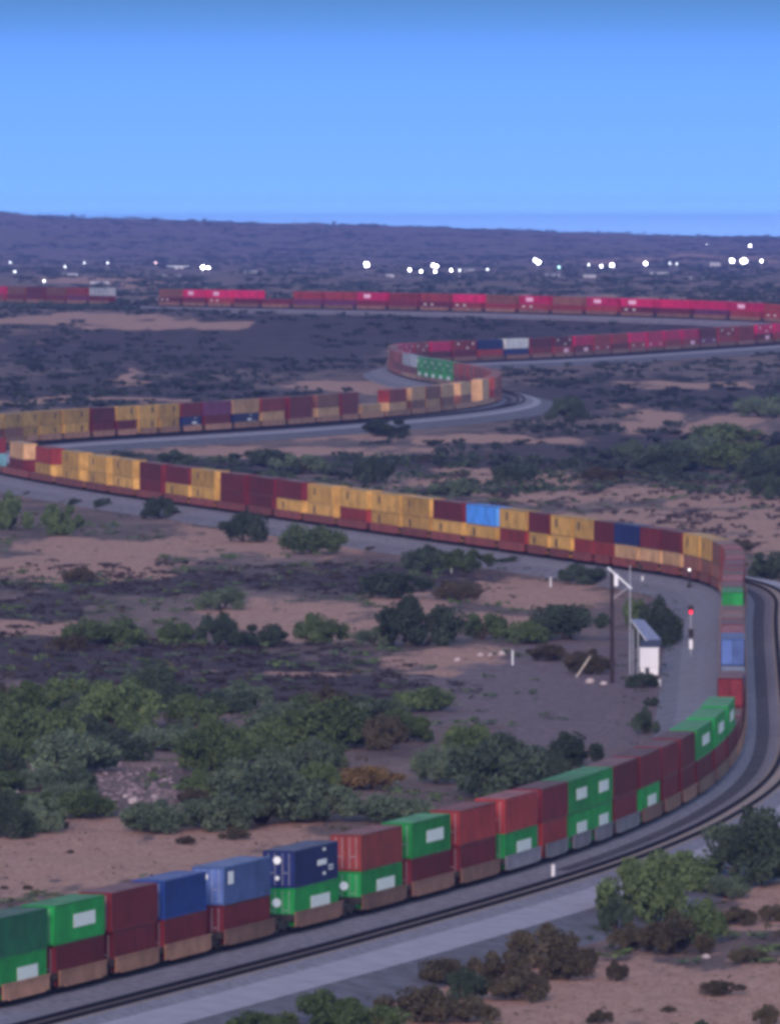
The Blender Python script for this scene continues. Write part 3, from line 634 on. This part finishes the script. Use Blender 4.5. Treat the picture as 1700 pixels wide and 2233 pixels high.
pp = scatter(330, 1380, 2000, lambda px, py, x, y: (py < 1080) & (py > 900)); clumps('low_scrub', pp, RNG.uniform(3, 8, 330), RNG.uniform(.8, 2.2, 330), LEAF['dark'], 'dark green scrub on the upper flats', 50, .12)
pp = scatter(520, 640, 1900, lambda px, py, x, y: (zones(PALE, px, py) < .55) & (zones(FLAT, px, py) < .5)); clumps('low_scrub', pp, RNG.uniform(2, 6, 520), RNG.uniform(.4, 1.3, 520), LEAF['green'], 'low olive green cover between the bushes', 60, .10)
pp = scatter(420, 640, 1900, lambda px, py, x, y: (zones(PALE, px, py) < .6)); clumps('low_scrub', pp, RNG.uniform(1.5, 5, 420), RNG.uniform(.35, 1.1, 420), LEAF['sage'], 'low grey green cover between the bushes', 60, .10)
E_ = []
for q in range(300):
    i = int(RNG.uniform(0, 560)); o_ = float(sh_(ARC[i]) + RNG.uniform(2.5, 10)) if q % 2 else -RNG.uniform(7, 13)
    pnt = LINE[i] + RGT[i] * o_; zz = -.9 - (abs(o_) - (sh_(ARC[i]) if o_ > 0 else 6)) * .2; E_.append((pnt[0], pnt[1], max(pnt[2] + zz, float(gz(pnt[0], pnt[1])[0])) - .05))
clumps('low_scrub', np.array(E_), RNG.uniform(.5, 1.9, 300), RNG.uniform(.2, .8, 300), LEAF['dark'], 'tufts along the foot of the embankment', 40, .12)
E_ = []
for q in range(230):
    i = int(RNG.uniform(1590, len(LINE) - 30)); pnt = LINE[i] - RGT[i] * RNG.uniform(6.5, 17); E_.append((pnt[0], pnt[1], float(gz(pnt[0], pnt[1])[0]) - .05))
clumps('distant_scrub', np.array(E_), RNG.uniform(4, 12, 230), RNG.uniform(1.8, 3.6, 230), M_SCRUBF, 'scrub in front of the farthest run', 60, .13)
pp = scatter(170, 640, 1900, lambda px, py, x, y: (zones(PALE, px, py) > .5)); clumps('low_scrub', pp, RNG.uniform(.4, 1.3, 170), RNG.uniform(.2, .55, 170), LEAF['brown'], 'sparse tufts on the pale sand', 30, .12)
pp = scatter(2300, 1850, 4900, lambda px, py, x, y: (fbm(x / 40, y / 160, 44) > -.3) & (zones(PALE, px, py) < .45)); clumps('distant_scrub', pp, RNG.uniform(3, 11, 2300), RNG.uniform(.8, 2.6, 2300), M_SCRUBF, 'dark blue green scrub on the far plain', 60, .13)
pp = scatter(800, 4700, 9500, lambda px, py, x, y: fbm(x / 80, y / 300, 45) > -.3); clumps('distant_scrub', pp, RNG.uniform(6, 26, 800), RNG.uniform(1.5, 4.5, 800), M_SCRUBF, 'dark scrub around the distant town', 60, .13)
pp = scatter(1100, 9500, 15800, lambda px, py, x, y: fbm(x / 150, y / 500, 46) > -.2); clumps('distant_scrub', pp, RNG.uniform(8, 40, 1100), RNG.uniform(1.5, 4.5, 1100), M_SCRUBF, 'scattered trees rising to the ridge', 60, .13)
xs_ = RNG.uniform(-640, 640, 34); yy = np.full(34, 15950.); pp = np.stack([xs_, yy, gz(xs_, yy)], 1); clumps('ridge_trees', pp, RNG.uniform(6, 16, 34), RNG.uniform(3, 7, 34), M_SCRUBF, 'small dark trees on the ridge line', 60, .13)

# ------------------------------------------------------------------ rocks
def rock(x, y_, r, label, grp='pale rocks'):
    p, s = G(x * K, y_ * K); R = r * K / s
    b = MB().ball((0, 0, R * .35), R, 8, 5, (1.2, 1.0, .75), .22)
    o = link('rock', b.mesh('rock', M_ROCK)); o.location = tuple(p); o.rotation_euler.z = random.uniform(0, 6); tag(o, label, 'rock', grp)
for x, y_, r, t_ in [(1035,1414,7,'pale rock left of the white marker post on the service flat'),(1056,1415,6,'pale rock nearest the white marker post, left of it'),(1080,1413,8,'pale rock touching the row beside the white marker post'),(985,1424,7,'pale rock at the left end of the service flat'),(885,1568,6,'upper pale rock above the olive bush in the thicket'),(900,1585,7,'lower pale rock above the olive bush in the thicket'),
                     (97,1658,8,'bright pale rock at the top left of the rubble'),(75,1657,6,'pale rock at the left end of the rubble'),(270,1722,6,'small bright rock in the rubble centre'),(288,1738,11,'largest pale rock in the rubble centre'),(332,1724,7,'pale rock at the right of the rubble centre'),(35,1716,7,'pale rock low at the left edge of the rubble'),(212,1660,6,'pale rock at the top of the rubble'),(285,1768,8,'pale rock at the foot of the rubble'),
                     (1520,2062,9,'pale rock on sand below the big olive bush'),(1270,1470,9,'pale rock at the foot of the utility pole'),(1300,1473,7,'pale rock right beside the utility pole foot'),(1460,1250,5,'small pale stone by the middle run near the signal')]:
    rock(x, y_, r, t_)
b = MB()
for i in range(260):
    x = random.gauss(300, 75); y_ = random.gauss(1700, 34)
    if not 60 < x < 450: continue
    p, s = G(x * K, y_ * K); R = random.uniform(2.0, 5.5) * K / s; b.ball((p[0], p[1], p[2] + R * .3), R, 6, 4, (1.3, 1, .7), .25)
tag(link('rubble', b.mesh('rubble', plain('rubble_stone', (.27, .205, .23), .9, .45, .35))), kind='stuff', label='purple grey rubble of broken stone among the bushes')

# ------------------------------------------------------------------ line-side equipment
p, s = G(1318 * K, 1470 * K); hP = 246 * K / s; x0, y0, z0 = p
e_ = empty('utility_pole', tuple(p), 'tall dark wooden pole with a slanted white-framed solar panel on top', 'pole')
link('pole', MB().tube((0, 0, -.3), (0, 0, hP), .26, .19, 12).mesh('pole', M_WOOD), e_)
a_ = Vector((-9 * K / s, -.35, hP + .15)); b2 = Vector((42 * K / s, -.35, hP - 42 * K / s)); dirv = (b2 - a_); Ls = dirv.length; ang = math.atan2(dirv.z, dirv.x); Rm = Matrix.Rotation(-ang, 3, 'Y')
pn = link('solar_panel', MB().box((a_ + b2) / 2 + Vector((0, .9, 0)), (Ls, 1.9, .16), Rm).mesh('solar_panel', M_WHITE), e_)
link('glass', MB().box((a_ + b2) / 2 + Vector((0, .9, 0)) + Rm @ Vector((0, 0, .09)), (Ls - .2, 1.7, .03), Rm).mesh('glass', M_PV), pn)
link('junction_box', MB().box((.45, -.3, hP - 1.25), (.42, .3, 1.3)).mesh('junction_box', M_WHITE), e_)
link('brace', MB().tube((.15, -.1, hP - 3.3), (1.9, -.1, hP - 2.0), .06).mesh('brace', M_GREYM), e_)
p, s = G(1357 * K, 1452 * K); hM = 236 * K / s
e_ = empty('radio_mast', tuple(p), 'thin pale grey mast with a small antenna, just right of the dark pole', 'mast')
link('mast', MB().tube((0, 0, -.3), (0, 0, hM), .11, .06, 8).mesh('mast', M_GREYM), e_)
b = MB().tube((0, 0, hM - .35), (1.25, 0, hM - .25), .04)
for k in range(5): b.tube((.3 + k * .22, 0, hM - .75 + k * .03), (.3 + k * .22, 0, hM + .15), .035, n=5)
b.box((1.15, 0, hM - .2), (.5, .2, .45)); link('antenna', b.mesh('antenna', M_DARK), e_)
p, s = G(1386 * K, 1452 * K); U_ = K / s
e_ = empty('solar_array', tuple(p), 'tilted blue grey solar panel on posts above the white cabinet', 'solar panel')
b = MB()
tl, tr, br, bl = [Vector((x * U_, yy_, z * U_)) for x, yy_, z in ((-27, 1.0, 118), (0, 2.2, 116), (38, 2.2, 73), (6, 1.0, 73))]
n_ = (tr - tl).cross(bl - tl).normalized() * -.12
b.add([tl, tr, br, bl, tl + n_, tr + n_, br + n_, bl + n_], [(0, 1, 2, 3), (7, 6, 5, 4), (0, 4, 5, 1), (1, 5, 6, 2), (2, 6, 7, 3), (3, 7, 4, 0)])
pn = link('panel', b.mesh('panel', M_PV), e_)
b = MB()
for q0, q1 in ((tl, tr), (tr, br), (br, bl), (bl, tl)): b.tube(q0, q1, .05, n=5)
link('panel_frame', b.mesh('panel_frame', M_WHITE), pn)
for px_ in (-22, -11): link('post', MB().tube((px_ * U_, 1.2, -.2), (px_ * U_, 1.2, 98 * U_), .09).mesh('post', M_GREYM), e_)
link('battery_box', MB().box((17 * U_, 1.6, 65 * U_), (42 * U_, 1.0, 18 * U_)).mesh('battery_box', plain('dark_blue_box', (.03, .045, .10), .6)), e_)
p, s = G(1398 * K, 1452 * K); U_ = K / s
e_ = empty('equipment_cabinet', tuple(p), 'white equipment cabinet on two feet under the tilted solar panel', 'cabinet')
link('body', MB().box((0, 0, 36 * U_), (40 * U_, 1.3, 40 * U_)).mesh('body', M_WHITE), e_)
link('door', MB().box((0, -.67, 36 * U_), (34 * U_, .05, 35 * U_)).mesh('door', plain('cabinet_door', (.80, .82, .86), .45, .03)), e_)
link('roof', MB().box((0, 0, 57 * U_), (42 * U_, 1.45, 2.5 * U_)).mesh('roof', M_WHITE), e_)
for sx, w_ in ((-14, 10), (10, 19)): link('foot', MB().box((sx * U_, 0, 7 * U_), (w_ * U_, 1.1, 19 * U_)).mesh('foot', M_WHITE), e_)
p, s = G(1488 * K, 1428 * K); U_ = K / s
e_ = empty('railway_signal', tuple(p), 'signal mast with two black heads, the upper one showing red', 'signal')
link('mast', MB().tube((0, 0, -.2), (0, 0, 112 * U_), .075).mesh('mast', M_GREYM), e_)
M_RED = lamp_mat('red_signal', (1, .015, .06), 1.6)
for z, lit in ((116, True), (65, False)):
    h = MB().box((0, 0, z * U_), (.62, .3, 1.0)); h.tube((0, -.15, z * U_ - .25), (0, -.5, z * U_ - .25), .02)
    hd = link('signal_head', h.mesh('signal_head', M_DARK), e_)
    hd2 = MB().add([(.24 * cos(t), yv, z * U_ - .28 + .24 * sin(t)) for yv in (-.16, -.45) for t in np.linspace(0, pi, 9)], [(i, i + 1, i + 10, i + 9) for i in range(8)])
    link('hood', hd2.mesh('hood', M_DARK), hd)
    link('lamp', MB().tube((0, -.16, z * U_ - .28), (0, -.24, z * U_ - .28), .20, n=16).mesh('lamp', M_RED if lit else M_DARK), hd)
link('number_plate', MB().box((0, -.12, 41 * U_), (7.5 * U_, .06, 20 * U_)).mesh('number_plate', M_WHITE), e_)
link('base', MB().box((0, 0, .25), (.7, .7, .6)).mesh('base', M_GREYM), e_)
def post(px, py, h, label, wd=.10, lean=0.0, mat=None):
    p, s = G(px * K, py * K); hh = h * K / s
    e_ = empty('marker_post', tuple(p), label, 'post', 'white line-side posts')
    link('post', MB().tube((0, 0, -.3), (lean * hh, 0, hh), wd, wd * .9, 8).mesh('post', mat or M_WHITE), e_)
    link('cap', MB().tube((lean * hh, 0, hh), (lean * hh, 0, hh + .06), wd * 1.25, wd * .8, 8).mesh('cap', M_GREYM), e_)
post(1104, 1432, 32, 'white marker post left of the brown scrub on the service flat'); post(1186, 1264, 22, 'white marker post on the pale flat below the middle run'); post(972, 1233, 12, 'small white post in the bushes below the middle run')
post(1421, 1477, 15, 'short white post beside the cabinet foot, right side', .16); post(1238, 1457, 44, 'leaning pale post left of the utility pole', .12, .75, plain('weathered_post', (.5, .45, .38), .8))
i = int(arc_near(1135) / 2); c = LINE[i] + RGT[i] * 4.3
e_ = empty('marker_post', (c[0], c[1], c[2] - .5), 'white post between the train and the empty track, bottom', 'post', 'white line-side posts')
s = LPS[i]; link('post', MB().tube((0, 0, -.2), (0, 0, .95), .16, .15).mesh('post', M_WHITE), e_); link('cap', MB().tube((0, 0, .95), (0, 0, 1.02), .18, .1).mesh('cap', M_GREYM), e_)
for px, lb in ((1425, 'small white post beside the middle run, nearer the yellow stacks'),):
    i = int(arc_mid(px * K) / 2); c = LINE[i] - RGT[i] * 4.0
    e_ = empty('marker_post', (c[0], c[1], c[2] - 1.0), lb, 'post', 'white line-side posts'); link('post', MB().tube((0, 0, -.2), (0, 0, .7), .2, .12).mesh('post', M_WHITE), e_)
i = int(arc_mid(1513 * K) / 2); c = LINE[i] - RGT[i] * 3.3
e_ = empty('switch_stand', (c[0], c[1], c[2] - .6), 'dark switch stand with a white lamp beside the middle run', 'switch stand')
link('stand', MB().tube((0, 0, -.2), (0, 0, 2.2), .16, .12).mesh('stand', M_DARK), e_); link('base', MB().box((0, 0, .2), (.7, .5, .4)).mesh('base', M_DARK), e_)
link('lamp', MB().ball((0, 0, 2.35), .15).mesh('lamp', lamp_mat('switch_lamp', (1, .95, .95), 1.5)), e_)

# ------------------------------------------------------------------ distant town
M_LW = lamp_mat('white_floodlight', (1, .97, 1), 22); M_LP = lamp_mat('pink_lamp', (1, .6, .7), 6); M_LC = lamp_mat('cyan_lamp', (.45, .95, 1), 6); M_LS = lamp_mat('dim_lamp', (.85, .9, 1), 5)
LI = [(22,565,3,'s'),(32,585,4,'s'),(182,566,4,'s'),(232,566,4,'s'),(140,574,2,'s'),(95,605,3,'s'),(335,566,3,'p'),(437,576,10,'w'),(449,577,6,'w'),(790,570,12,'w'),(882,581,6,'w'),(907,584,5,'w'),(934,571,9,'w'),(941,573,6,'w'),(937,585,5,'w'),(972,582,5,'w'),(990,582,4,'s'),(1050,580,3,'s'),(1154,561,8,'w'),(1160,565,9,'w'),(1204,575,6,'c'),(1268,570,7,'s'),(1295,573,5,'w'),(1318,571,9,'w'),(1390,567,8,'w'),(1443,567,3,'s'),(1458,568,4,'s'),(1523,525,2,'s'),(1577,562,10,'w'),(1601,562,14,'w'),(1615,532,5,'w'),(1640,562,5,'w')]
for j, (x, y_, r, kd) in enumerate(sorted(LI)):
    drop = 14 if y_ > 540 else 8
    yb = (y_ + drop) * K; p, s = G(x * K, yb)
    if y_ < 540:                                      # up on the slope of the ridge
        yv = 12500.; s = F / yv; xv = (x * K - CX) / s; p = np.array([xv, yv, float(gz(xv, yv)[0])])
    hh = proj_h = (yb - y_ * K) / s
    ray = HC + (YH - y_ * K) / s; hh = max(3.0, ray - p[2])
    R = max(.5, r * .5 * K / s * (.68 if kd == 'w' else .5))
    nm = {'w': 'white', 's': 'dim white', 'p': 'pinkish', 'c': 'cyan'}[kd]
    e_ = empty('floodlight_mast', tuple(p), '%s %s light, %s from the left in the distant town' % ('large' if r > 7 else 'small', nm, nth(j + 1)), 'street light', 'distant town lights')
    link('pole', MB().tube((0, 0, -1), (0, 0, hh), .28, .16, 6).mesh('pole', M_GREYM), e_)
    lb_ = MB().ball((0, 0, hh), R, 12, 8, (1.05, 1, .85))
    for q in range(2 if r > 5 else 0): lb_.ball((random.uniform(-.9, .9) * R, 0, hh + random.uniform(-.4, .7) * R), R * random.uniform(.4, .75), 10, 6)
    link('lamp_head', lb_.mesh('lamp_head', {'w': M_LW, 's': M_LS, 'p': M_LP, 'c': M_LC}[kd]), e_)
M_WALL = plain('pale_wall', (.62, .60, .62), .8, .1, .3); M_RF = plain('metal_roof', (.45, .46, .52), .5, .15, .3); M_WIN = plain('dark_window', (.04, .05, .07), .2)
HS = [(383,574,46,6,'long white warehouse left of the bright floodlight'),(150,592,34,5,'pale low shed at the left of the town'),(370,592,40,4,'grey low shed under the long white warehouse'),(215,612,40,4,'grey shed below the left town lights'),(840,588,18,6,'small house left of the central lights'),(1010,582,26,5,'small pale house in the central town'),(1190,590,30,5,'pale house left of the cyan light'),(1270,596,26,5,'house below the right town lights'),(1420,588,40,6,'pale building between the right floodlights'),(1540,566,22,8,'house left of the twin floodlights'),(1500,600,36,4,'low shed under the right floodlights'),(540,588,28,5,'pale house between the two left floodlights'),(690,592,26,5,'lone house left of the central floodlight')]
for x, y_, w_, h_, lb in HS:
    p, s = G(x * K, (y_ + h_) * K); W_ = w_ * K / s; H_ = h_ * K / s
    e_ = empty('warehouse' if 'warehouse' in lb else 'house', tuple(p), lb, 'building', 'distant town buildings')
    white = 'warehouse' in lb
    link('wall', MB().box((0, 0, H_ * .45), (W_, W_ * .4, H_ * .95)).mesh('wall', M_WHITE if white else M_WALL), e_)
    rf = MB().add([(-W_ * .52, -W_ * .22, H_ * .93), (W_ * .52, -W_ * .22, H_ * .93), (W_ * .52, 0, H_ * 1.3), (-W_ * .52, 0, H_ * 1.3), (-W_ * .52, W_ * .22, H_ * .93), (W_ * .52, W_ * .22, H_ * .93)], [(0, 1, 2, 3), (3, 2, 5, 4), (0, 3, 4), (1, 5, 2)])
    link('roof', rf.mesh('roof', M_WHITE if white else M_RF), e_)
    link('door', MB().box((-W_ * .2, -W_ * .2 - .04, H_ * .3), (W_ * .12, .08, H_ * .55)).mesh('door', M_WIN), e_)
    for xx in (.05, .3): link('window', MB().box((W_ * xx, -W_ * .2 - .04, H_ * .5), (W_ * .1, .08, H_ * .25)).mesh('window', M_WIN), e_)

# ------------------------------------------------------------------ light, air, camera
SUN_EL, SUN_AZ = radians(20), radians(187)             # low sun behind the camera, a little to the left (azimuth from +Y, clockwise)
w = bpy.data.worlds.new('World'); SC.world = w; w.use_nodes = True; nt = w.node_tree
bg = nt.nodes['Background']; sky = nt.nodes.new('ShaderNodeTexSky'); sky.sky_type = 'NISHITA'; sky.sun_disc = False
sky.sun_elevation = SUN_EL; sky.sun_rotation = SUN_AZ; sky.altitude = 1200; sky.air_density = 1.0; sky.dust_density = .3; sky.ozone_density = 3.0
tc = nt.nodes.new('ShaderNodeTexCoord'); sx = nt.nodes.new('ShaderNodeSeparateXYZ'); nt.links.new(tc.outputs['Generated'], sx.inputs[0])
mr = nt.nodes.new('ShaderNodeMapRange'); mr.inputs[1].default_value = -.004; mr.inputs[2].default_value = .026; nt.links.new(sx.outputs[2], mr.inputs[0])
cr = nt.nodes.new('ShaderNodeValToRGB'); el = cr.color_ramp.elements
TINT = [(0.0, (.30, .56, 1.5)), (.133, (.205, .435, 1.3)), (.158, (.175, .395, 1.2)), (.180, (.150, .345, 1.0)), (.215, (.116, .265, .78)), (.30, (.098, .225, .68)), (.45, (.086, .195, .65)), (.62, (.076, .174, .65)), (.70, (.070, .160, .58)), (.78, (.058, .136, .42)), (.86, (.049, .115, .33)), (.89, (.049, .115, .33)), (1.0, (1.08, .87, .77))]
el[0].position = TINT[0][0]; el[0].color = (*TINT[0][1], 1); el[1].position = 1; el[1].color = (*TINT[-1][1], 1)
for pz, c in TINT[1:-1]: q = el.new(pz); q.color = (*c, 1)
nt.links.new(mr.outputs[0], cr.inputs[0])
mx = nt.nodes.new('ShaderNodeMix'); mx.data_type = 'RGBA'; mx.blend_type = 'MULTIPLY'; mx.inputs[0].default_value = 1
nt.links.new(sky.outputs[0], mx.inputs[6]); nt.links.new(cr.outputs[0], mx.inputs[7]); nt.links.new(mx.outputs[2], bg.inputs[0])
bg.inputs[1].default_value = .13
sl = bpy.data.lights.new('sun', 'SUN'); sl.energy = 1.2; sl.angle = radians(18); sl.color = (1.0, .76, .68)
so = link('sun', sl); d = Vector((sin(SUN_AZ) * cos(SUN_EL), cos(SUN_AZ) * cos(SUN_EL), sin(SUN_EL))); so.rotation_euler = d.to_track_quat('Z', 'Y').to_euler(); so.location = (0, 0, 300)
hz = MB().box((0, 9000, 20), (3400, 20400, 108)); hm = bpy.data.materials.new('haze_air'); hm.use_nodes = True; hn = hm.node_tree
for n_ in list(hn.nodes):
    if n_.type == 'BSDF_PRINCIPLED': hn.nodes.remove(n_)
pv = hn.nodes.new('ShaderNodeVolumePrincipled'); pv.inputs['Density'].default_value = .00006; pv.inputs['Color'].default_value = (.33, .40, 1, 1); pv.inputs['Anisotropy'].default_value = .2
hn.links.new(pv.outputs[0], hn.nodes['Material Output'].inputs['Volume'])
tag(link('haze', hz.mesh('haze', hm)), kind='stuff', label='bluish evening haze over the plain')
cam = bpy.data.cameras.new('camera'); co_ = link('camera', cam); SC.camera = co_
cam.sensor_fit = 'HORIZONTAL'; cam.sensor_width = 36; cam.lens = F / 1700 * 36; cam.clip_start = 1; cam.clip_end = 60000
co_.location = (0, 0, HC); co_.rotation_euler = (pi / 2 - PITCH, 0, 0)
SC.view_settings.view_transform = 'Standard'; SC.view_settings.look = 'None'; SC.view_settings.exposure = 1.0; SC.view_settings.gamma = 1
SC.cycles.filter_width = 3.9; SC.cycles.max_bounces = 5; SC.cycles.diffuse_bounces = 2; SC.cycles.glossy_bounces = 2; SC.cycles.volume_bounces = 0; SC.cycles.transmission_bounces = 1; SC.cycles.sample_clamp_indirect = 3
